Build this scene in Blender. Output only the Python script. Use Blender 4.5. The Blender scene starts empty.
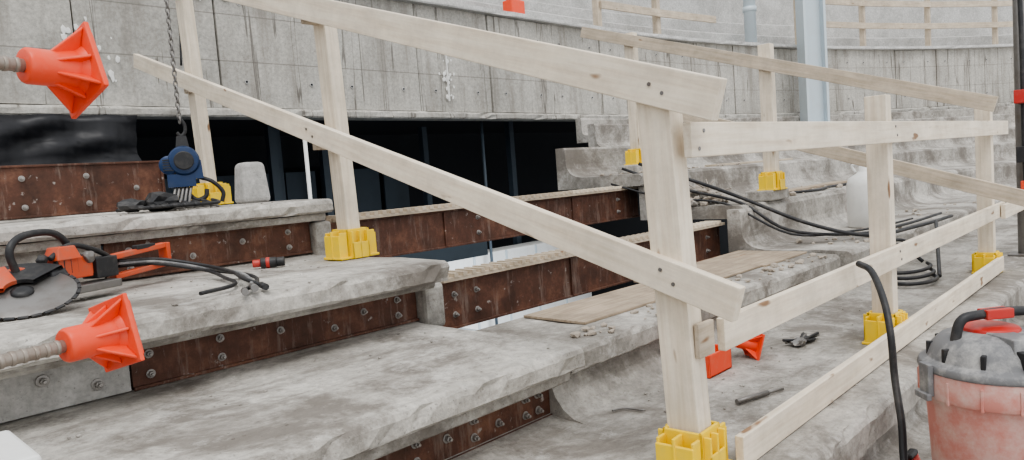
import bpy, bmesh, math, random
from mathutils import Vector, Matrix
random.seed(7)
V=Vector
COL=bpy.context.scene.collection
# ------------------------------------------------------------------ materials
def _mat(name):
    m=bpy.data.materials.new(name); m.use_nodes=True
    nt=m.node_tree; b=nt.nodes["Principled BSDF"]
    return m,nt,b
def noise(nt,vec,scale,detail=6,rough=.6,dist=0):
    n=nt.nodes.new("ShaderNodeTexNoise"); n.inputs["Scale"].default_value=scale
    n.inputs["Detail"].default_value=detail; n.inputs["Roughness"].default_value=rough; n.inputs["Distortion"].default_value=dist
    if vec is not None: nt.links.new(vec,n.inputs["Vector"])
    return n.outputs["Fac"]
def ramp(nt,fac,stops):
    r=nt.nodes.new("ShaderNodeValToRGB"); e=r.color_ramp.elements
    while len(e)<len(stops): e.new(.5)
    for i,(p,c) in enumerate(stops):
        e[i].position=p; e[i].color=(c[0],c[1],c[2],1) if hasattr(c,'__len__') else (c,c,c,1)
    nt.links.new(fac,r.inputs[0]); return r.outputs[0]
def mix(nt,a,b,fac,mode='MIX'):
    m=nt.nodes.new("ShaderNodeMix"); m.data_type='RGBA'; m.blend_type=mode
    for s,v in ((m.inputs[6],a),(m.inputs[7],b)):
        if isinstance(v,(tuple,list)): s.default_value=(v[0],v[1],v[2],1)
        else: nt.links.new(v,s)
    if isinstance(fac,(int,float)): m.inputs[0].default_value=fac
    else: nt.links.new(fac,m.inputs[0])
    return m.outputs[2]
def coords(nt,scale=(1,1,1),world=False):
    tc=nt.nodes.new("ShaderNodeTexCoord"); mp=nt.nodes.new("ShaderNodeMapping")
    mp.inputs["Scale"].default_value=scale
    if world:
        g=nt.nodes.new("ShaderNodeNewGeometry"); nt.links.new(g.outputs["Position"],mp.inputs[0])
    else: nt.links.new(tc.outputs["Object"],mp.inputs[0])
    return mp.outputs[0]
def bump(nt,b,h,strength=.4,dist=.01):
    n=nt.nodes.new("ShaderNodeBump"); n.inputs["Strength"].default_value=strength; n.inputs["Distance"].default_value=dist
    nt.links.new(h,n.inputs["Height"]); nt.links.new(n.outputs[0],b.inputs["Normal"])
def concrete(name,light,dark,stain=(.155,.135,.115),st_lo=.5,st_hi=.60,streak=0,patch=2.2,bst=.36,stmax=.8,drag=.6,white=.5,lines=()):
    m,nt,b=_mat(name); v=coords(nt,world=True)
    big=ramp(nt,noise(nt,v,patch,8,.7),[(.38,dark),(.6,light)])
    fine=ramp(nt,noise(nt,v,30,8,.75),[(.32,.55),(.68,1.12)])
    c=mix(nt,big,fine,.8,'MULTIPLY')
    s=ramp(nt,noise(nt,v,1.6,13,.72,.4),[(st_lo,0),(st_hi,stmax)])
    c=mix(nt,c,stain,s)
    if drag:
        vd=coords(nt,(.8,5,5),world=True)
        dm=ramp(nt,noise(nt,vd,2.3,8,.7),[(.53,0),(.70,drag)])
        c=mix(nt,c,(.15,.13,.11),dm)
    w=ramp(nt,noise(nt,v,5.5,9,.75),[(.56,0),(.70,white)])
    c=mix(nt,c,(.72,.70,.665),w)
    speck=ramp(nt,noise(nt,v,95,3,.6),[(.62,0),(.7,.5)])
    c=mix(nt,c,(.10,.09,.08),speck)
    if streak:
        vs=coords(nt,(2.6,2.6,.30),world=True)
        k=ramp(nt,noise(nt,vs,2.0,9,.7),[(.48,0),(.66,streak*.7)])
        c=mix(nt,c,(.23,.205,.175),k)
        vs2=coords(nt,(6,6,.22),world=True)
        k2=ramp(nt,noise(nt,vs2,1.3,3,.5,.5),[(.60,0),(.608,streak*.8),(.618,streak*.8),(.63,0)])
        c=mix(nt,c,(.11,.095,.08),k2)
    for z in lines:
        g=nt.nodes.new("ShaderNodeNewGeometry"); sp=nt.nodes.new("ShaderNodeSeparateXYZ"); nt.links.new(g.outputs["Position"],sp.inputs[0])
        cp=nt.nodes.new("ShaderNodeMath"); cp.operation='COMPARE'; cp.inputs[1].default_value=z; cp.inputs[2].default_value=.006; nt.links.new(sp.outputs[2],cp.inputs[0])
        mu=nt.nodes.new("ShaderNodeMath"); mu.operation='MULTIPLY'; mu.inputs[1].default_value=.55; nt.links.new(cp.outputs[0],mu.inputs[0])
        c=mix(nt,c,(.16,.145,.125),mu.outputs[0])
    nt.links.new(c,b.inputs["Base Color"]); b.inputs["Roughness"].default_value=.88
    h=mix(nt,noise(nt,v,9,8,.7),noise(nt,v,60,5,.7),.5)
    bump(nt,b,h,bst,.02)
    return m
def wood(name,c1,c2,knot=(.30,.18,.10),lo=.80):
    m,nt,b=_mat(name)
    tc=nt.nodes.new("ShaderNodeTexCoord"); oi=nt.nodes.new("ShaderNodeObjectInfo")
    ad=nt.nodes.new("ShaderNodeVectorMath"); ad.operation='ADD'
    sc=nt.nodes.new("ShaderNodeMath"); sc.operation='MULTIPLY'; sc.inputs[1].default_value=37
    nt.links.new(oi.outputs["Random"],sc.inputs[0]); nt.links.new(tc.outputs["Object"],ad.inputs[0]); nt.links.new(sc.outputs[0],ad.inputs[1])
    mp=nt.nodes.new("ShaderNodeMapping"); mp.inputs["Scale"].default_value=(1.2,22,22); nt.links.new(ad.outputs[0],mp.inputs[0])
    g=ramp(nt,noise(nt,mp.outputs[0],2.5,6,.6),[(.3,c2),(.6,c1)])
    mp2=nt.nodes.new("ShaderNodeMapping"); mp2.inputs["Scale"].default_value=(5,16,16); nt.links.new(ad.outputs[0],mp2.inputs[0])
    k=ramp(nt,noise(nt,mp2.outputs[0],1.1,2,.4),[(.71,0),(.76,1)])
    c=mix(nt,g,knot,k)
    d=ramp(nt,noise(nt,ad.outputs[0],4,8,.75),[(.38,lo),(.62,1.05)])
    c=mix(nt,c,d,.8,'MULTIPLY')
    nt.links.new(c,b.inputs["Base Color"]); b.inputs["Roughness"].default_value=.72
    bump(nt,b,noise(nt,mp.outputs[0],5,4,.6),.15,.004)
    return m
def plain(name,c,rough=.5,metal=0,dirt=.35,dc=(.25,.22,.19),sc=9):
    m,nt,b=_mat(name); v=coords(nt)
    f=ramp(nt,noise(nt,v,sc,7,.7),[(.48,0),(.75,dirt)])
    c2=mix(nt,c,dc,f); nt.links.new(c2,b.inputs["Base Color"])
    b.inputs["Roughness"].default_value=rough; b.inputs["Metallic"].default_value=metal
    bump(nt,b,noise(nt,v,40,4,.6),.12,.004)
    return m
def rust(name,c1,c2,c3):
    m,nt,b=_mat(name); v=coords(nt,world=True)
    c=ramp(nt,noise(nt,v,6,9,.72),[(.32,c1),(.52,c2),(.7,c3)])
    vs=coords(nt,(9,9,1.2),world=True)
    k=ramp(nt,noise(nt,vs,2,7,.75),[(.53,0),(.69,.6)])
    c=mix(nt,c,(.32,.26,.22),k)
    sp=ramp(nt,noise(nt,v,22,4,.6),[(.65,0),(.72,.8)])
    c=mix(nt,c,(.42,.39,.36),sp)
    nt.links.new(c,b.inputs["Base Color"]); b.inputs["Roughness"].default_value=.62; b.inputs["Metallic"].default_value=.1
    bump(nt,b,noise(nt,v,50,6,.7),.4,.006)
    return m
M_slab=concrete("slab_concrete",(.64,.61,.56),(.37,.345,.31))
M_slab2=concrete("dusty_concrete",(.56,.53,.485),(.30,.28,.25),st_lo=.49)
M_face=concrete("fascia_concrete",(.57,.545,.495),(.44,.42,.38),streak=.95,st_lo=.58,st_hi=.8,patch=1.1,drag=0,white=.35,bst=.2,lines=(2.28,2.74))
M_up=concrete("upper_concrete",(.60,.59,.57),(.46,.45,.43),st_lo=.60,st_hi=.85,drag=0,bst=.2,stmax=.5,lines=(5.0,6.2,7.4))
M_smooth=concrete("smooth_concrete",(.60,.585,.56),(.46,.445,.42),st_lo=.64,st_hi=.85,bst=.2,stmax=.5,drag=.2)
M_wood=wood("pale_pine",(.82,.73,.60),(.69,.585,.455))
M_wood2=wood("weathered_pine",(.62,.53,.42),(.48,.39,.29),lo=.7)
M_ply=wood("dusty_plywood",(.46,.37,.28),(.33,.255,.18),lo=.6)
M_rust=rust("rusty_steel",(.055,.027,.018),(.12,.052,.033),(.24,.115,.07))
M_bolt=plain("galvanised_bolt",(.38,.36,.34),.45,.6)
M_yel=plain("yellow_plastic",(.90,.62,.03),.45,0,.3,(.5,.42,.25),20)
M_org=plain("orange_red_plastic",(.82,.085,.032),.45,0,.3,(.6,.28,.19),25)
M_saw=plain("saw_orange",(.60,.095,.035),.42,0,.7,(.24,.16,.12),14)
M_blk=plain("black_rubber",(.022,.022,.024),.5,0,.6,(.12,.11,.10),12)
M_tarp=plain("black_tarpaulin",(.014,.014,.017),.5,0,.3,(.04,.04,.045),3)
M_dark=plain("void_shade_dark",(.02,.022,.026),.9,0,.3,(.035,.04,.048),2)  # near-black colour stands in for shade inside the opening and tie holes
M_floor=plain("lower_floor_concrete",(.16,.18,.21),.8,0,.6,(.06,.07,.08),1.5)
M_bluest=plain("blue_grey_steel",(.55,.62,.66),.5,.1,.3,(.5,.5,.5),4)
M_bluedk=plain("painted_dark_post",(.06,.08,.10),.6,0,.4,(.04,.05,.06),4)
M_steel=plain("worn_steel",(.24,.23,.22),.4,.7,.6,(.14,.11,.09),10)
M_rod=plain("threaded_rod_steel",(.33,.29,.25),.5,.6,.6,(.2,.13,.09),30)
M_tub=plain("dusty_red_tub",(.58,.24,.20),.65,0,.95,(.66,.55,.50),6)
M_grey=plain("dusty_grey_plastic",(.18,.18,.185),.6,0,.85,(.58,.56,.53),9)
M_blue=plain("blue_hoist_paint",(.015,.04,.11),.35,.2,.35,(.08,.09,.11),14)
M_white=plain("white_plastic",(.80,.80,.78),.45,0,.3,(.5,.48,.44),8)
M_red=plain("red_plastic",(.50,.03,.02),.4,0,.4,(.35,.22,.18),12)
M_paint=plain("white_paint",(.80,.79,.76),.8,0,.3,(.5,.48,.44),18)
M_brown=plain("rubble_dust",(.40,.35,.295),.9,0,.6,(.22,.18,.14),20)
# ------------------------------------------------------------------ mesh builder
class B:
    def __init__(s): s.bm=bmesh.new(); s.mats=[]
    def mi(s,m):
        if m not in s.mats: s.mats.append(m)
        return s.mats.index(m)
    def face(s,vs,m):
        try: f=s.bm.faces.new(vs); f.material_index=s.mi(m); return f
        except ValueError: return None
    def box(s,c,d,m,rot=None,taper=1.0):
        c=V(c); h=V(d)/2; R=rot.to_3x3() if rot else Matrix.Identity(3)
        q=[]
        for z in(-1,1):
            k=taper if z==1 else 1
            for x,y in((-1,-1),(1,-1),(1,1),(-1,1)): q.append(s.bm.verts.new(c+R@V((x*h.x*k,y*h.y*k,z*h.z))))
        for i in((3,2,1,0),(4,5,6,7),(0,1,5,4),(1,2,6,5),(2,3,7,6),(3,0,4,7)): s.face([q[j] for j in i],m)
        return s
    def mm(s,x0,x1,y0,y1,z0,z1,m): return s.box(((x0+x1)/2,(y0+y1)/2,(z0+z1)/2),(abs(x1-x0),abs(y1-y0),abs(z1-z0)),m)
    def beam(s,p0,p1,w,h,m,up=V((0,0,1))):
        p0=V(p0);p1=V(p1);a=(p1-p0).normalized(); sd=up.cross(a).normalized(); u=a.cross(sd)
        R=Matrix((a,sd,u)).transposed()
        return s.box((p0+p1)/2,((p1-p0).length,w,h),m,R)
    def ring(s,c,a,r,n):
        a=a.normalized(); t=V((0,0,1)) if abs(a.z)<.9 else V((1,0,0))
        x=a.cross(t).normalized(); y=a.cross(x)
        return [s.bm.verts.new(c+x*r*math.cos(2*math.pi*i/n)+y*r*math.sin(2*math.pi*i/n)) for i in range(n)]
    def cyl(s,p0,p1,r,m,n=16,r2=None,cap=True):
        p0=V(p0);p1=V(p1);a=p1-p0
        A=s.ring(p0,a,r,n);C=s.ring(p1,a,r if r2 is None else r2,n)
        for i in range(n):
            f=s.face([A[i],A[(i+1)%n],C[(i+1)%n],C[i]],m)
            if f: f.smooth=n>7
        if cap: s.face(A[::-1],m); s.face(C,m)
        return s
    def lathe(s,c,prof,m,n=24,axis=V((0,0,1)),sx=1,sy=1):
        c=V(c); rings=[]
        for r,h in prof:
            t=V((0,0,1)) if abs(axis.z)<.9 else V((1,0,0)); x=axis.cross(t).normalized(); y=axis.cross(x)
            rings.append([s.bm.verts.new(c+axis*h+x*r*sx*math.cos(2*math.pi*i/n)+y*r*sy*math.sin(2*math.pi*i/n)) for i in range(n)])
        for a,b in zip(rings,rings[1:]):
            for i in range(n):
                f=s.face([a[i],a[(i+1)%n],b[(i+1)%n],b[i]],m)
                if f: f.smooth=True
        s.face(rings[0][::-1],m); s.face(rings[-1],m); return s
    def tube(s,pts,r,m,n=8,sub=6,smooth=True):
        P=[V(p) for p in pts]
        if smooth and len(P)>2:
            Q=[];E=[P[0]*2-P[1]]+P+[P[-1]*2-P[-2]]
            for i in range(1,len(E)-2):
                for j in range(sub):
                    t=j/sub;a,b,c,d=E[i-1:i+3]
                    Q.append(.5*((2*b)+(c-a)*t+(2*a-5*b+4*c-d)*t*t+(3*b-a-3*c+d)*t**3))
            Q.append(P[-1]);P=Q
        prev=None;x=None
        for i,p in enumerate(P):
            a=(P[min(i+1,len(P)-1)]-P[max(i-1,0)]).normalized()
            if x is None: x=a.cross(V((0,0,1)) if abs(a.z)<.9 else V((1,0,0))).normalized()
            else: x=(x-a*x.dot(a)).normalized()
            y=a.cross(x)
            R=[s.bm.verts.new(p+x*r*math.cos(2*math.pi*k/n)+y*r*math.sin(2*math.pi*k/n)) for k in range(n)]
            if prev:
                for k in range(n):
                    f=s.face([prev[k],prev[(k+1)%n],R[(k+1)%n],R[k]],m)
                    if f: f.smooth=True
            else: s.face(R[::-1],m)
            prev=R
        s.face(prev,m); return s
    def blob(s,c,r,m,sub=2,jit=.25,sc=(1,1,1)):
        g=bmesh.ops.create_icosphere(s.bm,subdivisions=sub,radius=1)
        idx=s.mi(m)
        for v in g['verts']:
            k=1+random.uniform(-jit,jit); v.co=V((v.co.x*r*sc[0]*k,v.co.y*r*sc[1]*k,v.co.z*r*sc[2]*k))+V(c)
            for f in v.link_faces: f.material_index=idx
        return s
    def done(s,name,parent=None,bevel=0,loc=None,mat=None,seg=2):
        bmesh.ops.recalc_face_normals(s.bm,faces=s.bm.faces)
        me=bpy.data.meshes.new(name); s.bm.to_mesh(me); s.bm.free()
        for m in s.mats: me.materials.append(m)
        o=bpy.data.objects.new(name,me); COL.objects.link(o)
        if mat is not None: o.matrix_world=mat
        if loc is not None: o.location=loc
        if bevel:
            bv=o.modifiers.new("bevel","BEVEL"); bv.width=bevel; bv.segments=seg; bv.limit_method='ANGLE'; bv.angle_limit=math.radians(40)
        if parent: o.parent=parent
        return o
def empty(name,loc=(0,0,0)):
    e=bpy.data.objects.new(name,None); e.empty_display_size=.1; COL.objects.link(e); return e
def plank(name,p0,p1,t,h,m,parent,up=V((0,0,1)),bev=.003):
    p0=V(p0);p1=V(p1);a=(p1-p0).normalized(); sd=up.cross(a).normalized(); u=a.cross(sd)
    L=(p1-p0).length
    b=B(); b.box((0,0,0),(L,t,h),m)
    Mx=Matrix((a,sd,u)).transposed().to_4x4(); Mx.translation=(p0+p1)/2
    return b.done(name,parent,bev,mat=Mx)
# ------------------------------------------------------------------ stand curve: straight to x=9, then bends towards the pitch
PX,RHO=9.0,22.0
def bowl(s,y,z):
    if s<=PX: return V((s,y,z))
    ph=(s-PX)/RHO; rr=RHO-(7-y)
    return V((PX+rr*math.sin(ph),7-RHO+rr*math.cos(ph),z))
def extrude(name,prof,x0,x1,mats,step=.08,jit=None,parent=None,curve=False,ends=True):
    b=B(); n=max(1,int(round((x1-x0)/step))); prev=None; m0=mats
    jit=jit or {}
    for i in range(n+1):
        s=x0+(x1-x0)*i/n
        ring=[]
        for k,(y,z) in enumerate(prof):
            a=jit.get(k,0)
            dy=random.uniform(0,a)+(a*2.2 if a and random.random()<.07 else 0); dz=-random.uniform(0,a)*.8
            ring.append(b.bm.verts.new(bowl(s,y+dy,z+dz) if curve else V((s,y+dy,z+dz))))
        if prev:
            for k in range(len(prof)):
                b.face([prev[k],prev[(k+1)%len(prof)],ring[(k+1)%len(prof)],ring[k]],m0)
        elif ends: b.face(ring[::-1],m0)
        prev=ring
    if ends: b.face(prev,m0)
    return b.done(name,parent)
def slabprof(ny,z,by,th,fh=.05,fr=.10,up=None):
    P=[(ny+.02,z-th),(ny,z-th+.015),(ny,z-.025),(ny+.008,z-.008),(ny+.03,z)]
    P+=[(ny+(by-ny)*.3,z+.004),(ny+(by-ny)*.6,z-.003)]
    jit={2:.006,3:.008,4:.005,1:.008}
    for i in range(6):
        a=i/5*math.pi/2
        P.append((by-fr+fr*math.sin(a),z+fh*(1-math.cos(a))))
    if up:
        P+=[(by+.004,z+up-.02),(by+.02,z+up),(by+.11,z+up)]
    else: P.append((by+.03,z+fh))
    P.append((by+(.11 if up else .03),z-th))
    return P,jit
def slab(name,x0,x1,ny,z,by,th,m=None,**k):
    cv=k.pop('curve',False); st=k.pop('step',.05)
    P,j=slabprof(ny,z,by,th,**k); return extrude(name,P,x0,x1,m or M_slab,step=st,jit=j,curve=cv)
slab("terrace_slab",-2.5,2.02,1.63,.29,2.70,.085,fh=.05,fr=.14)
extrude("terrace_bearer",[(1.70,.15),(1.685,.16),(1.685,.20),(1.70,.204),(2.5,.204),(2.5,.15)],-2.5,2.0,M_slab2,step=.05,jit={1:.006,2:.008})
slab("terrace_slab",-2.5,2.05,2.37,.58,3.52,.09,fh=.03,fr=.12)
slab("terrace_slab",-2.5,2.12,3.36,.88,4.78,.075,fh=.01,fr=.05)
extrude("terrace_bearer",[(3.42,.765),(3.41,.78),(3.41,.803),(4.7,.803),(4.7,.765)],-2.5,2.1,M_slab2,step=.06,jit={1:.006,2:.006})
extrude("terrace_bearer",[(2.47,.455),(2.455,.47),(2.455,.488),(3.3,.488),(3.3,.455)],-2.5,2.03,M_slab2,step=.06,jit={1:.006,2:.006})
# ------------------------------------------------------------------ steel beams
def channel(name,x0,x1,y,z0,z1,bolts,fl=.06,lip=.012,stiff=()):
    b=B()
    b.mm(x0,x1,y,y+.012,z0,z1,M_rust)
    b.mm(x0,x1,y-.012,y+fl,z1-lip,z1,M_rust); b.mm(x0,x1,y-.012,y+fl,z0,z0+lip,M_rust)
    for bx,bz in bolts:
        b.cyl((bx,y-.004,bz),(bx,y,bz),.016,M_bolt,14); b.cyl((bx,y-.018,bz),(bx,y-.004,bz),.011,M_bolt,6); b.cyl((bx,y-.028,bz),(bx,y-.018,bz),.006,M_bolt,8)
    for sx in stiff: b.mm(sx,sx+.01,y-.012,y+fl,z0,z1,M_rust)
    return b.done(name,bevel=.002)
def pairs(xs,za,zb): return [(x,z) for x in xs for z in (za,zb)]
channel("rusty_steel_beam",.81,2.04,2.615,.295,.455,pairs([.87,1.12],.34,.41)+[(1.36,.39),(1.6,.35),(1.75,.39)]+pairs([1.93],.34,.41))
channel("rusty_steel_beam",1.02,2.03,3.47,.595,.765,pairs([1.12,1.9],.64,.72)+[(1.4,.66),(1.65,.7)])
channel("rusty_steel_beam",-1.5,1.66,4.40,.895,1.17,pairs([.95,1.25],.95,1.1)+[(1.5,1.02)],stiff=[1.64])
channel("rusty_steel_beam",-2.4,2.0,1.80,.0,.15,pairs([1.1,1.35,1.6,1.86,1.93],.045,.105)+[(1.48,.08),(1.72,.06)])
b=B(); b.mm(2.02,2.10,1.79,1.93,.0,.16,M_slab2); b.done("concrete_bearing_block",bevel=.015)
b=B(); b.mm(2.045,2.16,2.55,2.75,.25,.46,M_slab2); b.done("concrete_bearing_block",bevel=.02)
b=B(); b.mm(2.035,2.14,3.42,3.62,.55,.76,M_slab2); b.done("concrete_bearing_block",bevel=.02)
channel("rusty_steel_beam",2.17,5.0,2.65,.20,.44,pairs([2.3,2.45,4.5,4.8],.27,.37),fl=.09,stiff=[3.2,4.2])
channel("rusty_steel_beam",2.15,5.2,3.50,.50,.74,pairs([2.3,3.3,4.9],.57,.67),fl=.09,stiff=[3.0,4.3])
b=B(); b.mm(-2.5,.80,2.60,2.75,.30,.485,M_smooth)
for x,z in((.55,.40),(.30,.43),(.70,.35)):
    b.cyl((x,2.592,z),(x,2.60,z),.02,M_bolt,14); b.cyl((x,2.575,z),(x,2.592,z),.012,M_bolt,6); b.cyl((x,2.563,z),(x,2.575,z),.007,M_bolt,8)
b.done("concrete_upstand",bevel=.006)
b=B(); b.mm(-2.5,1.01,3.46,3.6,.60,.80,M_slab2); b.done("concrete_upstand",bevel=.006)
def batten(x0,x1,y,z):
    b=B(); b.mm(x0,x1,y,y+.05,z,z+.018,M_wood2); b.mm(x0,x1,y+.07,y+.12,z,z+.018,M_wood2)
    x=x0+.02
    while x<x1-.03:
        b.box((x,y+.06,z+.028),(.026,.13,.02),M_wood if int(x*50)%3 else M_wood2); x+=.06
    return b.done("timber_batten_strip")
batten(2.2,5.0,2.60,.442); batten(2.2,5.2,3.46,.742)
# ------------------------------------------------------------------ slabs in the middle & right of the stand
P,j=slabprof(.84,0,1.86,.13,fh=.06,fr=.16)
extrude("terrace_slab",P,-2.5,2.0,M_slab2,step=.08,jit=j)
P,j=slabprof(.84,0,1.80,.13,fh=.19,fr=.16,up=.22)
extrude("terrace_slab",P,2.0,24,M_slab2,step=.06,jit=j,curve=True)
slab("terrace_slab",2.05,4.86,1.72,.255,2.30,.10,m=M_slab2,fh=.0,fr=.05)
slab("terrace_slab",4.9,24,1.66,.27,2.42,.10,m=M_slab2,fh=.12,fr=.17,up=.29,curve=True,step=.1)
slab("terrace_slab",5.0,24,2.44,.585,3.24,.10,m=M_slab2,fh=.12,fr=.17,up=.28,curve=True,step=.1)
slab("terrace_slab",4.95,24,3.28,.87,4.06,.10,m=M_slab2,fh=.12,fr=.17,up=.27,curve=True,step=.1)
slab("terrace_slab",6.6,24,4.10,1.16,4.95,.10,m=M_slab2,fh=.1,fr=.17,up=.29,curve=True,step=.12)
slab("terrace_slab",8.6,24,5.0,1.45,6.70,.10,m=M_slab2,fh=.06,fr=.12,up=.268,curve=True,step=.12)
P,j=slabprof(.05,-.29,.93,.12,fh=.04,fr=.1,up=.15)
extrude("terrace_slab",P,-2.5,24,M_slab2,step=.1,jit=j,curve=True)
extrude("terrace_slab",[(-2.5,-.7),(-2.5,-.58),(.0,-.58),(.12,-.56),(.16,-.41),(.2,-.41),(.2,-.7)],-2.5,24,M_slab2,step=.5,curve=True)
pl=empty("plywood_decking")
for i,(x0,x1,y0,y1,z,ry) in enumerate(((2.42,3.45,1.93,2.30,.264,.0),(3.44,4.2,1.95,2.38,.265,.0),(4.19,4.85,1.93,2.42,.264,0))):
    bb=B(); bb.box((0,0,0),(x1-x0,y1-y0,.012),M_ply)
    Mx=Matrix.Translation(((x0+x1)/2,(y0+y1)/2,z))@Matrix.Rotation(ry,4,'Y')@Matrix.Rotation(.015*(i-1),4,'Z')
    bb.done("sheet_%d"%i,pl,.002,mat=Mx)
# ------------------------------------------------------------------ fascia of the upper tier
fa=empty("wall_fascia")
s=-3.0; i=0
while s<30:
    w=1.24
    bb=B(); n=3
    for q in range(n):
        a0=s+w*q/n; a1=s+w*(q+1)/n; off=.012*math.sin(i*3.7)
        pts=[bowl(a0,7+off,0),bowl(a1,7+off,0),bowl(a1,7.16,0),bowl(a0,7.16,0)]
        lo=[bb.bm.verts.new((p.x,p.y,1.82)) for p in pts]; hi=[bb.bm.verts.new((p.x,p.y,3.13+.01*math.sin(i*2.1))) for p in pts]
        for f in((0,1,5,4),(2,3,7,6)): bb.face([(lo+hi)[k] for k in f],M_face)
        bb.face(lo[::-1],M_face); bb.face(hi,M_face)
        if q==0: bb.face([lo[0],lo[3],hi[3],hi[0]],M_face)
        if q==n-1: bb.face([lo[1],lo[2],hi[2],hi[1]],M_face)
    for ts in(.25,.99):
        for tz in(2.08,2.86):
            c0=bowl(s+ts,7+off,tz); c1=bowl(s+ts,6.99+off,tz); c2=bowl(s+ts,6.987+off,tz)
            bb.cyl(c0,c1,.022,M_smooth,12); bb.cyl(c1,c2,.012,M_dark,10)
    bb.done("panel_%d"%i,fa); s+=w+.018; i+=1
extrude("fascia_ledge",[(6.95,1.72),(6.93,1.74),(6.93,1.79),(6.96,1.815),(7.2,1.815),(7.2,1.72)],-3,30,M_face,step=.12,jit={1:.008,2:.014,3:.01},curve=True)
extrude("coping_beam",[(6.90,3.13),(6.89,3.15),(6.90,3.20),(7.9,3.22),(7.9,3.13)],-3,30,M_up,step=.15,jit={1:.006,2:.008},curve=True)
P=[(7.8,2.9),(7.8,3.55),(7.85,3.58),(8.7,3.58),(8.7,4.02),(8.75,4.05),(9.6,4.05),(9.6,5.35),(9.5,5.38),(9.5,5.55),(9.6,5.58),(9.6,9.2),(10,9.2),(10,2.9)]
extrude("upper_tier",P,-3,36,M_up,step=.6,curve=True)
b=B(); b.mm(-3.8,16,7.2,10.55,1.84,1.96,M_dark); b.done("light_block_top")  # slab added behind the fascia to block sky light from the void
b=B(); b.mm(-4,26,10.6,10.8,-2.6,1.9,M_dark); b.done("void_shade_back")  # dark backing added so the opening under the fascia stays dark
b=B(); b.mm(-4.1,-3.9,-2.4,10.6,-2.6,1.9,M_dark); b.done("light_block_left")  # unseen side, added to keep sky light out from the left
b=B(); b.mm(-4,26,-2.5,10.8,-2.7,-2.6,M_floor); b.done("floor")
b=B(); b.mm(-3.88,-2.52,-2.4,4.5,-.75,-.6,M_slab2); b.mm(-3.88,-2.52,.8,4.5,-.1,.88,M_slab2); b.done("side_landing")
# ------------------------------------------------------------------ guardrails
def clamp(x,y,z,parent,nm,rz=0):
    b=B(); h=.145
    b.mm(-.115,.115,-.075,.075,0,.012,M_yel)
    for sx in(-1,1):
        b.mm(sx*.052,sx*.062,-.062,.062,.0,h,M_yel)
        b.mm(sx*.062,sx*.115,-.005,.005,.0,h*.95,M_yel)
        b.mm(sx*.062,sx*.105,-.06,-.050,.0,h*.9,M_yel); b.mm(sx*.062,sx*.105,.05,.06,.0,h*.9,M_yel)
        b.mm(sx*.10,sx*.112,-.06,.06,.0,h*.8,M_yel)
        b.mm(-.062,.062,sx*.052,sx*.062,.0,h,M_yel)
        for fx in(-.045,0,.045): b.mm(fx-.005,fx+.005,sx*.062,sx*.085,.0,h*.92,M_yel)
        b.mm(-.05,.05,sx*.078,sx*.085,.0,h*.55,M_yel)
    Mx=Matrix.Translation((x,y,z))@Matrix.Rotation(rz,4,'Z')
    b.done(nm,parent,.003,mat=Mx)
def post(x,y,z0,z1,parent,nm,w=.075,d=.098,lean=(0,0),m=None):
    plank(nm,(x,y,z0),(x+lean[0],y+lean[1],z1),d,w,m or M_wood,parent,up=V((1,0,0)))
def screws(parent,nm,pts,n=V((-1,0,0))):
    b=B()
    for p in pts: b.cyl(V(p),V(p)+n*.0025,.006,M_steel,10)
    b.done(nm,parent)
g=empty("timber_guardrail")
post(1.84,1.10,.006,1.11,g,"post_front",.075,.105,(-.025,.03))
clamp(1.84,1.10,.004,g,"clamp_front",.05)
plank("post_front_packer",(1.865,1.165,.18),(1.85,1.185,.9),.03,.06,M_wood,g,up=V((1,0,0)))
post(2.01,3.06,.59,1.84,g,"post_mid",.07,.10,(-.03,.01)); clamp(2.01,3.06,.582,g,"clamp_mid",.05)
post(2.02,4.63,.89,2.95,g,"post_rear",.07,.10,(-.06,.0)); clamp(2.02,4.63,.884,g,"clamp_rear",.05)
plank("lower_rail",(1.765,.89,.538),(1.95,5.45,1.938),.035,.098,M_wood,g)
plank("upper_rail",(1.765,.914,1.08),(1.96,5.9,2.735),.035,.112,M_wood,g)
b=B(); b.mm(1.872,1.965,3.02,3.10,1.12,1.22,M_wood2); b.mm(1.872,1.965,3.02,3.10,1.72,1.82,M_wood2); b.mm(1.935,1.975,4.6,4.66,1.6,1.72,M_wood2)
b.mm(1.81,1.90,1.040,1.055,.36,.46,M_wood2); b.done("spacer_blocks",g,.002)
screws(g,"screws",[(1.7555,1.08,.585),(1.7555,1.12,.625),(1.755,1.08,1.12),(1.755,1.12,1.15),(1.833,3.03,1.18),(1.834,3.08,1.22)])
g=empty("timber_guardrail")
post(3.66,1.10,.006,1.17,g,"post_1",.075,.095); clamp(3.66,1.10,.004,g,"clamp_1",0)
post(5.92,1.10,.006,1.20,g,"post_2",.075,.095); clamp(5.92,1.10,.004,g,"clamp_2",0)
plank("rail_top",(1.79,1.030,.985),(6.38,1.045,1.01),.026,.098,M_wood,g)
plank("rail_mid",(1.92,1.030,.41),(6.2,1.045,.43),.026,.098,M_wood,g)
plank("rail_mid_ext",(6.0,1.012,.42),(8.6,1.012,.43),.028,.098,M_wood,g)
plank("toe_board",(1.94,1.0,.052),(5.95,1.02,.065),.028,.098,M_wood,g)
screws(g,"screws",[(1.86,1.0175,1.01),(1.83,1.0175,.96),(3.65,1.0225,1.02),(3.67,1.0225,.98),(3.65,1.0225,.44),(3.67,1.0225,.40)],V((0,-1,0)))
g=empty("timber_guardrail")
post(5.54,2.46,.67,1.80,g,"post_1"); clamp(5.54,2.46,.665,g,"clamp_1")
post(5.54,3.70,.95,2.12,g,"post_2"); clamp(5.54,3.70,.945,g,"clamp_2")
b=B(); b.mm(5.38,5.72,2.40,2.62,.585,.668,M_slab2); b.done("concrete_bearing_block",bevel=.012)
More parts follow.
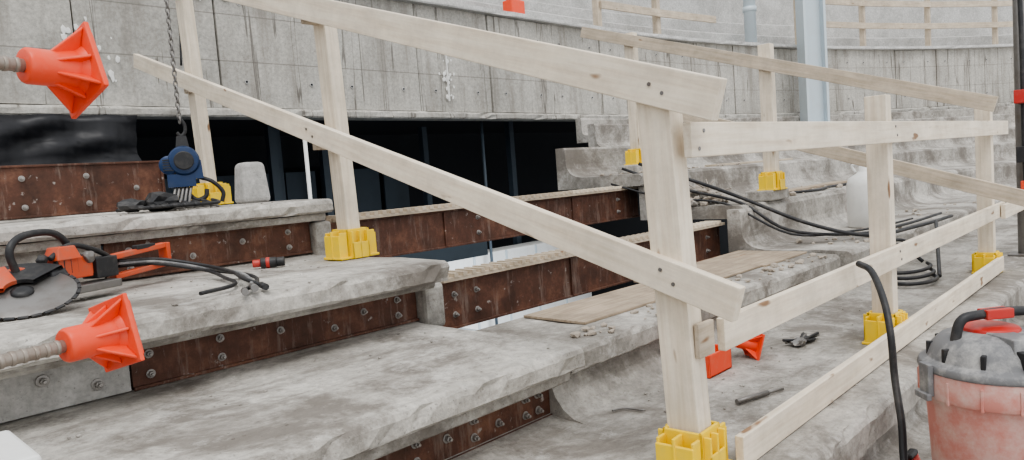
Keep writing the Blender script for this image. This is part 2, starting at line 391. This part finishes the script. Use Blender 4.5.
b=B(); b.mm(5.38,5.72,3.60,3.82,.87,.948,M_slab2); b.done("concrete_bearing_block",bevel=.012)
plank("rail_top",(5.48,4.19,2.22),(5.48,.95,1.15),.035,.098,M_wood2,g)
plank("rail_mid",(5.48,3.4,1.40),(5.48,.7,.51),.035,.098,M_wood2,g)
def uprail(s0,s1,y,z,step,nm,top=1.0):
    g=empty(nm); s=s0;k=0
    while s<s1:
        e=min(s+step,s1)
        for h in(top,top*.5):
            plank("rail_%d"%k,bowl(s,y,z+h),bowl(e,y,z+h),.04,.13,M_wood2,g); k+=1
        p=bowl(s,y+.09,z); plank("post_%d"%k,p,p+V((0,0,top+.12)),.11,.11,M_wood2,g,up=V((1,0,0))); k+=1
        s=e
uprail(10.0,13.2,7.25,3.22,1.6,"timber_guardrail",.9)
uprail(15.8,27,7.25,3.22,2.0,"timber_guardrail",1.0)
# ------------------------------------------------------------------ column, pipe at right rear
b=B()
c=bowl(15.0,6.4,0); RZ=Matrix.Rotation(-.78,4,'Z')
for dx in(-.2,.2): b.box((c.x+dx*.7,c.y-dx*.7,4.1),(.05,.36,5.28),M_bluest,RZ)
b.box((c.x,c.y,4.1),(.42,.06,5.28),M_bluest,RZ); b.box((c.x,c.y,1.475),(.6,.6,.05),M_bluest,RZ)
b.done("steel_column",bevel=.006)
b=B(); c=bowl(14.3,7.3,0); b.cyl((c.x,c.y,3.22),(c.x,c.y,7),.12,M_bluest,20); b.cyl((c.x,c.y,3.9),(c.x,c.y,4.0),.14,M_bluest,20); b.done("downpipe")
b=B(); b.box((7.95,7.3,3.36),(.28,.2,.26),M_org); b.box((7.95,7.3,3.5),(.2,.12,.04),M_blk); b.done("orange_tool_case",bevel=.02)
# ------------------------------------------------------------------ dark void contents
b=B()
nx,nz=60,10
gv=[[b.bm.verts.new((-2.6+ i*(5.0/nx), 6.86+.05*math.sin(i*1.3)+.04*math.sin(i*.7+j)+.03*math.sin(j*1.9+i*.4), 1.715-.62*j/nz -.07*math.sin(i*.33)*(j/nz))) for j in range(nz+1)] for i in range(nx+1)]
for i in range(nx):
    for j2 in range(nz):
        f=b.face([gv[i][j2],gv[i+1][j2],gv[i+1][j2+1],gv[i][j2+1]],M_tarp); f.smooth=True
o=b.done("black_tarpaulin"); so=o.modifiers.new("s","SOLIDIFY"); so.thickness=.006
b=B()
for x,y in((4.6,8.6),(5.1,9.4),(5.6,9.0),(6.1,9.6),(7.6,9.2),(3.2,9.5),(8.6,8.2)):
    b.mm(x-.05,x+.05,y-.05,y+.05,-2.6,1.84,M_bluedk)
b.done("basement_columns")
b=B()
for k in range(9): b.mm(2.6+k*.62,3.12+k*.62,10.3,10.34,-.6,1.25,M_bluedk)
b.done("site_panels")
b=B(); b.cyl((7.1,7.3,-2.6),(7.1,7.3,1.80),.022,M_bluedk,12); b.done("drain_pipe")
b=B(); b.cyl((3.785,6.4,-2.6),(3.785,6.4,1.6),.02,M_white,10); b.done("white_conduit")
b=B(); b.mm(2.4,5.4,3.9,4.0,-.1,.02,M_bluest); b.mm(2.4,5.4,5.6,5.7,.1,.25,M_bluedk); b.mm(3.2,3.3,2.8,7.0,-.12,-.1,M_bluest); b.done("secondary_steel_frame",bevel=.005)
b=B(); b.mm(5.6,9.6,7.5,7.9,-2.59,-.15,M_white)  # white block added to show as the bright floor below the beams
for k in range(6): b.mm(5.6+k*.66,5.64+k*.66,7.48,7.5,-2.59,-.15,M_bluest)
b.done("lit_floor_stand_in",bevel=.04)
# ------------------------------------------------------------------ concrete block on third slab
b=B(); b.box((2.0,4.02,1.0),(.17,.16,.24),M_smooth,None,.8); b.done("concrete_offcut",bevel=.03,seg=3)
b=B(); b.box((.22,1.98,.345),(.30,.3,.10),M_white); b.done("foam_block",bevel=.01)
# ------------------------------------------------------------------ threaded rods with orange safety caps
def rodcap(name,x,y,z,dy,dz,rollv,L=1.3):
    d=V((1,dy,dz)).normalized(); tip=V((x,y,z)); st=tip-d*L
    b=B(); b.cyl(st,tip-d*.01,.0078,M_rod,12)
    for k in range(int((L-.06)/.012)):
        q=st+d*(.012*k); b.cyl(q,q+d*.006,.0088,M_rod,10)
    t=V((0,0,1)); sx=d.cross(t).normalized(); up=sx.cross(d)
    c,s_=math.cos(rollv),math.sin(rollv); A=sx*c+up*s_; Bv=-sx*s_+up*c
    R=Matrix((A,Bv,d)).transposed()
    b.lathe(tip-d*.066,[(.0105,0),(.019,.0),(.021,.004),(.021,.034),(.024,.048),(.026,.059)],M_org,24,axis=d)
    for a in range(8):
        an=a*math.pi/4; rr=A*math.cos(an)+Bv*math.sin(an)
        Lf=.054 if a%2 else .038
        q=rr.cross(d)*.002
        vv=[b.bm.verts.new(v) for v in (tip-d*.040+rr*.020+q, tip-d*.006+rr*Lf+q, tip-d*.006+rr*.018+q, tip-d*.040+rr*.020-q, tip-d*.006+rr*Lf-q, tip-d*.006+rr*.018-q)]
        for f in((0,1,2),(5,4,3),(0,3,4,1),(1,4,5,2),(2,5,3,0)): b.face([vv[i] for i in f],M_org)
    b.box(tip-d*.003,(.086,.086,.006),M_org,R); b.box(tip+d*.003,(.07,.07,.006),M_org,R); b.lathe(tip-d*.014,[(.024,0),(.034,.011)],M_org,20,axis=d)
    return b.done(name,bevel=.0015)
rodcap("threaded_rod_with_safety_cap",.289,.985,1.087,.22,-.02,.38)
rodcap("threaded_rod_with_safety_cap",.295,.985,.762,.22,.015,.25)
b=B(); b.mm(-1.35,-.80,.55,1.15,-.0,1.35,M_slab2); b.done("concrete_pier",bevel=.01)
# ------------------------------------------------------------------ chain hoist
b=B(); cx,cy=1.62,4.0
z=1.36;k=0
while z<2.9:
    a=V((.010,0,0)) if k%2 else V((0,.010,0))
    c0=V((cx,cy,z)); pts=[c0+a*math.cos(t)+V((0,0,.019))*math.sin(t) for t in [2*math.pi*i/10 for i in range(11)]]
    b.tube(pts,.0042,M_steel,5,1,False); z+=.028;k+=1
b.tube([(cx,cy,2.9),(1.8,4.2,2.88),(1.90,4.45,2.80),(1.95,4.57,2.72)],.006,M_steel)
vd=V((.38,.925,0)); lt=V((.925,-.38,0)); hc=V((cx,cy,1.14))
RH=Matrix((lt,vd,V((0,0,1)))).transposed()
b.tube([hc+V((0,0,.23)),hc+lt*.02+V((0,0,.20)),hc+lt*.022+V((0,0,.16)),hc+V((0,0,.135)),hc-lt*.02+V((0,0,.155))],.010,M_blk,10)
b.box(hc+V((0,0,.10)),(.07,.05,.07),M_blk,RH,.7)
b.lathe(hc,[(.02,-.05),(.070,-.048),(.080,-.036),(.080,.036),(.070,.048),(.02,.05)],M_blue,32,axis=vd)
b.lathe(hc-vd*.05,[(.045,-.012),(.05,-.008),(.05,.004)],M_blk,24,axis=vd)
b.lathe(hc-lt*.075+V((0,0,-.02)),[(.03,-.04),(.05,-.035),(.05,.035),(.03,.04)],M_blue,24,axis=vd)
b.box(hc+lt*.055+V((0,0,-.05)),(.07,.07,.10),M_blue,RH,.85); b.box(hc-lt*.02+V((0,0,-.105)),(.14,.07,.07),M_blue,RH)
for q in range(5): b.box(hc-lt*.075+V((0,0,-.02+.0))-vd*.042+V((0,0,(q-2)*.014)),(.06,.006,.005),M_blk,RH)
b.tube([hc+V((0,0,-.13)),hc+lt*.01+V((0,0,-.18)),hc+lt*.045-vd*.03+V((0,0,-.215)),hc+lt*.09-vd*.04+V((0,0,-.20)),hc+lt*.10-vd*.04+V((0,0,-.16))],.012,M_blk,10)
b.tube([hc+lt*.06+V((0,0,-.09)),hc+lt*.13-vd*.03+V((0,0,-.12)),hc+lt*.18-vd*.03+V((0,0,-.18)),hc+lt*.17-vd*.03+V((0,0,-.235))],.011,M_blk,10)
for q in range(5): b.tube([hc-lt*(.05-.02*q)+V((0,0,-.12)),hc-lt*(.07-.02*q)-vd*.06+V((0,0,-.2)),hc-lt*(.10-.03*q)-vd*.12+V((0,0,-.245)),hc-lt*(.02-.04*q)-vd*.2+V((0,0,-.248))],.008,M_steel)
b.done("chain_hoist",bevel=.003)
b=B()
for q in range(6):
    x0=1.18+q*.05
    b.tube([(x0,3.75+.03*q,.90),(x0+.06,3.6,.91),(x0+.02,3.5,.905),(x0+.16,3.56,.905),(x0+.2,3.72,.92)],.009,M_blk)
b.blob((1.36,3.68,.93),.05,M_blk,2,.3,(1.8,1.1,.9)); b.blob((1.22,3.66,.92),.04,M_blk,2,.3,(1.6,1.2,.8))
b.done("coiled_sling")
# ------------------------------------------------------------------ cut-off saw with hydraulic hoses
g=empty("cut_off_saw")
ax=V((-.10,-.38,.92)).normalized(); c0=V((.58,2.86,.655))
b=B()
n=56; t=V((1,0,0)); X=(t-ax*t.dot(ax)).normalized(); Y=ax.cross(X)
b.lathe(c0,[(.012,-.002),(.158,-.0018),(.16,0),(.158,.0018),(.012,.002)],M_steel,n,axis=ax)
for k in range(28):
    a=k*2*math.pi/28; dr=X*math.cos(a)+Y*math.sin(a); Rm=Matrix((dr,ax.cross(dr),ax)).transposed(); b.box(c0+dr*.164,(.012,.028,.0045),M_blk,Rm)
b.lathe(c0,[(.03,-.01),(.034,-.006),(.034,.010),(.02,.016)],M_blk,20,axis=ax)
b.done("blade",g)
b=B()
prev=None; n=18
for i in range(n+1):
    a=math.radians(35+130*i/n); r0=.05;r1=.178
    dr=X*math.cos(a)+Y*math.sin(a)
    ring=[b.bm.verts.new(c0+dr*r0+ax*.026),b.bm.verts.new(c0+dr*r1+ax*.022),b.bm.verts.new(c0+dr*(r1+.006)+ax*.012),b.bm.verts.new(c0+dr*(r1+.004)-ax*.018),b.bm.verts.new(c0+dr*r1-ax*.018),b.bm.verts.new(c0+dr*(r1-.003)+ax*.008),b.bm.verts.new(c0+dr*r0+ax*.012)]
    if prev:
        for k in range(7): b.face([prev[k],prev[(k+1)%7],ring[(k+1)%7],ring[k]],M_blk if i<9 else M_saw)
    prev=ring
b.done("blade_guard",g)
RB=Matrix.Rotation(.45,4,'Z')
b=B()
b.beam((.60,2.98,.675),(.95,3.16,.70),.05,.045,M_saw)
b.box((.77,3.07,.705),(.14,.10,.08),M_saw,RB); b.box((.75,3.03,.765),(.10,.08,.05),M_saw,RB,.7)
b.box((.90,3.13,.69),(.10,.08,.08),M_blk,RB)
b.lathe((.60,3.0,.70),[(.02,-.03),(.04,-.028),(.045,0),(.038,.03),(.015,.035)],M_saw,24)
b.lathe((.70,2.96,.685),[(.02,-.04),(.036,-.03),(.036,.03),(.02,.04)],M_blk,20,axis=V((.85,.5,0)).normalized())
for h in(.735,.655): b.beam((.95,3.16,h-.015),(1.20,3.27,h+.005),.04,.022,M_saw)
b.box((1.20,3.27,.70),(.022,.05,.10),M_saw,RB); b.box((1.10,3.22,.745),(.10,.03,.02),M_blk,RB)
b.box((.84,3.08,.625),(.2,.12,.03),M_steel,RB)
b.tube([(.70,2.99,.75),(.78,3.04,.79),(.88,3.1,.76),(.95,3.16,.72)],.011,M_blk)
for q in range(5): b.box((.72+.025*q,3.0+.0125*q,.715),(.008,.02,.06),M_blk,RB)
b.blob((.84,3.05,.74),.025,M_steel,2,.2); b.blob((.68,3.0,.75),.02,M_blk,2,.2)
b.done("body",g,.005)
b=B(); b.tube([(.60,2.97,.69),(.575,2.95,.79),(.62,2.98,.84),(.72,3.03,.845),(.775,3.06,.80),(.79,3.07,.72)],.013,M_blk,10); b.done("front_handle",g)
b=B()
for q,(e,h) in enumerate([((1.12,2.38,.60),.0),((1.17,2.42,.60),.01),((1.22,2.45,.6),.02),((1.02,2.5,.6),.0)]):
    b.tube([(.98,3.18,.68+h),(1.15,3.22,.665+h),(1.30,3.12,.62+h),(1.36-.03*q,2.86,.602+h),(1.28-.03*q,2.6,.60+h),e],.0075,[M_blk,M_grey,M_blk,M_blk][q],8)
b.tube([(1.12,2.38,.60),(1.10,2.33,.60)],.012,M_steel,10); b.tube([(1.17,2.42,.605),(1.15,2.36,.605)],.013,M_steel,10); b.tube([(1.22,2.45,.60),(1.20,2.38,.60)],.012,M_blk,10)
b.done("hydraulic_hoses",g)
b=B(); b.cyl((1.60,3.20,.605),(1.66,3.16,.605),.024,M_blk,14); b.cyl((1.66,3.16,.605),(1.69,3.14,.605),.022,M_blk,14); b.cyl((1.57,3.22,.605),(1.60,3.20,.605),.018,M_red,14); b.cyl((1.62,3.187,.605),(1.635,3.177,.605),.0255,M_red,14); b.done("hose_coupling",bevel=.003)
# ------------------------------------------------------------------ small things on lowest tread
b=B()
b.mm(2.72,2.92,1.52,1.53,.0,.10,M_org);b.mm(2.72,2.92,1.64,1.65,.0,.10,M_org);b.mm(2.72,2.73,1.52,1.65,.0,.10,M_org);b.mm(2.91,2.92,1.52,1.65,.0,.10,M_org);b.mm(2.72,2.92,1.52,1.65,.0,.01,M_org);b.mm(2.77,2.80,1.53,1.64,.01,.08,M_red)
b.done("red_plastic_box",bevel=.004)
b=B(); d=V((.75,-.55,-.28)).normalized(); c_=V((3.13,1.52,.055)); A=d.cross(V((0,0,1))).normalized(); Bv=A.cross(d); R=Matrix((A,Bv,d)).transposed()
b.lathe(c_-d*.085,[(.016,0),(.026,0),(.028,.06),(.036,.09)],M_org,24,axis=d); b.box(c_+d*.008,(.13,.13,.008),M_org,R)
for a in range(4):
    an=a*math.pi/2+math.pi/4; rr=A*math.cos(an)+Bv*math.sin(an); q=rr.cross(d)*.002
    vv=[b.bm.verts.new(v) for v in (c_-d*.05+rr*.024+q,c_+d*.005+rr*.08+q,c_+d*.005+rr*.02+q,c_-d*.05+rr*.024-q,c_+d*.005+rr*.08-q,c_+d*.005+rr*.02-q)]
    for f in((0,1,2),(5,4,3),(0,3,4,1),(1,4,5,2),(2,5,3,0)): b.face([vv[i] for i in f],M_org)
b.done("rebar_safety_cap",bevel=.002)
b=B()
for q in range(12):
    b.tube([(3.35+random.random()*.25,1.38+random.random()*.1,.012+.006*q%.03),(3.45,1.42,.02),(3.35+random.random()*.28,1.38+random.random()*.1,.014)],.007,M_steel if q%2 else M_blk,6)
b.blob((3.42,1.42,.02),.03,M_steel,2,.3,(1.6,1,.6)); b.done("chain_links_pile")
b=B(); b.cyl((2.46,1.27,.015),(2.62,1.22,.015),.010,M_steel,12); b.cyl((2.62,1.22,.015),(2.70,1.195,.012),.006,M_steel,8); b.done("chisel_tool")
b=B(); b.tube([(2.15,1.62,.01),(2.2,1.6,.008),(2.22,1.52,.008)],.004,M_steel); b.done("wire_scrap")
def rubble(name,regions,n,m,rm=.009):
    b=B()
    for k in range(n):
        x0,x1,y0,y1,z=random.choice(regions); r=random.uniform(.002,rm)*(1.6 if random.random()<.08 else 1)
        b.blob((random.uniform(x0,x1),random.uniform(y0,y1),z+r*.4),r,m,1,.35,(1.2,1,.7))
    b.done(name)
rubble("concrete_rubble",[(.3,1.95,1.7,2.5,.29),(.6,2.0,2.42,3.35,.58),(2.1,5,1.0,1.62,0),(2.1,3.2,.95,1.65,0),(1,2,3.4,4.2,.88)],300,M_slab,.006)
rubble("brown_debris",[(5.0,8,2.5,3.05,.585),(5.0,7,3.4,3.9,.87),(2.2,4.8,1.75,1.9,.257),(5.2,9,1.7,2.2,.27),(7,10,4.2,4.8,1.16)],420,M_brown,.022)
b=B()
for k in range(70):
    a=random.uniform(0,6.28); r=random.random()**.5
    x=5.25+.28*r*math.cos(a); y=2.95+.22*r*math.sin(a); b.blob((x,y,.60+.12*(1-r)),random.uniform(.02,.05),random.choice([M_brown,M_slab2,M_brown]),1,.35,(1.3,1,.7))
for k in range(14):
    x=5.1+random.random()*.3; y=2.85+random.random()*.2; b.tube([(x,y,.64+random.random()*.06),(x+random.uniform(-.25,.25),y+random.uniform(-.2,.2),.70+random.random()*.1)],.005,M_brown if k%2 else M_rod,5)
b.done("rubble_heap")
for k,(a,c,m) in enumerate((((6.2,2.75,.60),(8.2,2.85,.60),M_ply),((6.6,3.55,.885),(8.6,3.62,.885),M_wood2),((8.0,4.45,1.17),(10.0,4.55,1.17),M_wood2))):
    plank("loose_board",a,c,.14,.022,m,None)
# ------------------------------------------------------------------ hoses on the right
b=B()
b.tube([(5.1,3.4,.95),(5.2,2.9,.76),(5.15,2.5,.62),(5.3,2.1,.42),(5.5,1.75,.31),(6.2,1.62,.30),(7.0,1.55,.31)],.014,M_blk,10)
b.tube([(5.0,3.5,.92),(5.12,3.0,.72),(5.10,2.52,.60),(5.2,2.2,.38),(5.6,1.85,.31),(6.4,1.75,.30),(7.3,1.7,.31)],.012,M_blk,10)
b.tube([(4.9,3.55,.80),(5.0,3.1,.66),(5.02,2.6,.60),(5.12,2.15,.36),(5.8,1.95,.31),(6.3,1.84,.31),(6.8,1.8,.31)],.009,M_blk,10)
b.done("hydraulic_hose_bundle")
b=B(); b.tube([(6.2,2.62,.60),(6.6,2.5,.60),(7.2,2.6,.60),(8,2.5,.60),(9,2.6,.60)],.012,M_blk,8); b.done("hydraulic_hose")
b=B()
for k in range(3):
    cx,cy=5.35+.12*k,1.42+.05*k; pts=[(cx+.23*math.cos(t)*(1+.1*k),cy+.13*math.sin(t),.03+.18*max(0,math.sin(t+.5))+.02*k) for t in [i*math.pi/6 for i in range(12)]]
    b.tube(pts,.013,M_blk,8,4)
b.tube([(5.5,1.3,.03),(5.9,1.4,.16),(6.3,1.5,.28),(6.5,1.55,.31)],.013,M_blk,8)
b.done("coiled_hose")
b=B(); b.tube([(3.02,1.0,.47),(2.95,.93,.45),(2.85,.86,.36),(2.78,.82,.25),(2.74,.8,.1),(2.66,.76,-.03),(2.6,.74,-.13),(2.5,.70,-.22),(2.4,.6,-.27)],.013,M_blk,12)
b.done("vacuum_hose")
b=B(); b.lathe((6.50,2.08,.27),[(.13,0),(.145,.01),(.145,.36),(.125,.42),(.06,.46),(.04,.48),(.04,.52)],M_white,24,sx=1,sy=.8); b.tube([(6.50,2.15,.74),(6.50,2.17,.80),(6.50,2.03,.80),(6.50,2.01,.72)],.012,M_white); b.done("white_canister")
b=B(); px,py=6.86,1.02; b.cyl((px,py,.004),(px,py,2.6),.045,M_steel,14); b.box((px,py,.012),(.2,.2,.016),M_steel)
b.tube([(px-.06,py,2.55),(px-.07,py-.02,1.7),(px-.06,py-.02,1.0),(px-.09,py-.03,.5)],.018,M_blk,8); b.box((px-.06,py-.03,.56),(.12,.06,.07),M_org); b.box((px-.12,py-.03,1.24),(.16,.1,.1),M_red); b.box((px-.12,py-.03,.80),(.18,.08,.12),M_blk)
b.done("steel_prop",bevel=.004)
# ------------------------------------------------------------------ tub with vacuum head
g=empty("wet_vacuum")
TX,TY=2.60,.465
b=B(); b.lathe((TX,TY,-.285),[(.165,0),(.175,.02),(.195,.40),(.20,.42),(.212,.425),(.215,.445),(.213,.505),(.205,.51)],M_tub,48)
for k in range(14):
    a=k*2*math.pi/14; b.box((TX+.207*math.cos(a),TY+.207*math.sin(a),.17),(.02,.008,.07),M_tub,Matrix.Rotation(a,4,'Z'))
b.done("tub",g,.002)
b=B(); b.lathe((TX,TY,.22),[(.215,0),(.218,.008),(.212,.025),(.19,.035),(.178,.07),(.15,.10),(.10,.115)],M_grey,40)
b.lathe((TX+.02,TY+.02,.33),[(.085,0),(.08,.014),(.05,.022)],M_red,24)
RV=Matrix.Rotation(-.75,4,'Z')
b.box((TX-.07,TY-.05,.31),(.10,.16,.06),M_grey,RV,.75); b.box((TX-.12,TY-.09,.285),(.06,.10,.05),M_blk,RV)
for k in range(10):
    a=k*2*math.pi/10; b.box((TX+.175*math.cos(a),TY+.175*math.sin(a),.275),(.03,.014,.045),M_blk,Matrix.Rotation(a,4,'Z'))
b.done("motor_head",g,.003)
b=B(); b.tube([(TX-.11,TY+.09,.30),(TX-.09,TY+.075,.375),(TX-.045,TY+.035,.39),(TX+.05,TY-.04,.39),(TX+.10,TY-.085,.375),(TX+.12,TY-.10,.30)],.015,M_blk,10); b.box((TX,TY,.39),(.09,.045,.03),M_red,Matrix.Rotation(-.7,4,'Z')); b.done("handle",g,.003)
b=B()
for a in(2.35,-.8,3.9):
    c_=V((TX+.222*math.cos(a),TY+.222*math.sin(a),.20)); b.box(c_,(.018,.05,.10),M_grey,Matrix.Rotation(a,4,'Z')); b.box(c_+V((.012*math.cos(a),.012*math.sin(a),-.05)),(.016,.07,.02),M_grey,Matrix.Rotation(a,4,'Z'))
b.cyl((TX-.16,TY-.16,.26),(TX-.22,TY-.22,.26),.026,M_grey,18); b.done("latches",g,.003)
b=B(); b.box((2.83,.78,-.25),(.12,.06,.07),M_red,Matrix.Rotation(.4,4,'Z')); b.box((2.83,.78,-.205),(.08,.03,.02),M_blk); b.done("red_tool_part",bevel=.008)
# ------------------------------------------------------------------ fascia details
b=B()
x=6.25
b.mm(x-.007,x+.007,6.965,6.985,1.95,2.8,M_paint)
for k in range(34): b.blob((x+random.gauss(0,.055),6.98,random.choice([2.05,2.25,2.27,2.5])+random.gauss(0,.05)),random.uniform(.008,.028),M_paint,1,.4,(1,.2,1.2))
for k in range(26): b.blob((random.choice([3.05,3.3,3.15])+random.uniform(-.2,.2),6.98,random.uniform(2.85,3.1)),random.uniform(.01,.045),M_paint,1,.4,(1,.15,1))
for k in range(30): b.blob((random.choice([2.0,2.1,2.25])+random.uniform(-.12,.12),6.98,random.uniform(1.95,2.6)),random.uniform(.008,.03),M_paint,1,.4,(1,.15,1.5))
b.done("paint_splashes")
b=B()
b.tube([(2.90,6.96,3.1),(2.91,6.95,2.6),(2.89,6.96,2.2)],.010,M_blk); b.done("hanging_cable")
# ------------------------------------------------------------------ lights & world
w=bpy.data.worlds.new("overcast"); bpy.context.scene.world=w; w.use_nodes=True
nt=w.node_tree; bg=nt.nodes["Background"]; bg.inputs[0].default_value=(.95,.975,1.0,1); bg.inputs[1].default_value=1.3
s=bpy.data.lights.new("sun","SUN"); s.energy=1.5; s.angle=math.radians(25); s.color=(1,.98,.95); so=bpy.data.objects.new("sun",s); COL.objects.link(so)
so.rotation_euler=V((.35,.45,-1)).to_track_quat('-Z','Y').to_euler()
def area(n,loc,e,sz,col,rot=(0,0,0)):
    l=bpy.data.lights.new(n,"AREA"); l.energy=e; l.size=sz; l.color=col; o=bpy.data.objects.new(n,l); COL.objects.link(o); o.location=loc; o.rotation_euler=rot
area("basement_fill_light",(6.5,5.6,-.2),60,.8,(.85,.93,1),(math.radians(35),0,0))  # unseen fill lamp, added to brighten the space below the beams
bpy.context.scene.view_settings.look='AgX - Medium High Contrast'
# ------------------------------------------------------------------ camera
f=720; r=math.radians(4.3); p=math.radians(4.2); th=math.radians(44)
F0=V((math.cos(th),math.sin(th),0)); R=V((math.sin(th),-math.cos(th),0)); Z=V((0,0,1))
Fw=math.cos(p)*F0-math.sin(p)*Z; U=math.sin(p)*F0+math.cos(p)*Z
I=math.cos(r)*R-math.sin(r)*U; J=math.sin(r)*R+math.cos(r)*U
cam=bpy.data.cameras.new("camera");co=bpy.data.objects.new("camera",cam);COL.objects.link(co)
cam.lens=36*f/1024; cam.clip_start=.05
M=Matrix((I,J,-Fw)).transposed().to_4x4();M.translation=V((0,0,.92));co.matrix_world=M
bpy.context.scene.camera=co
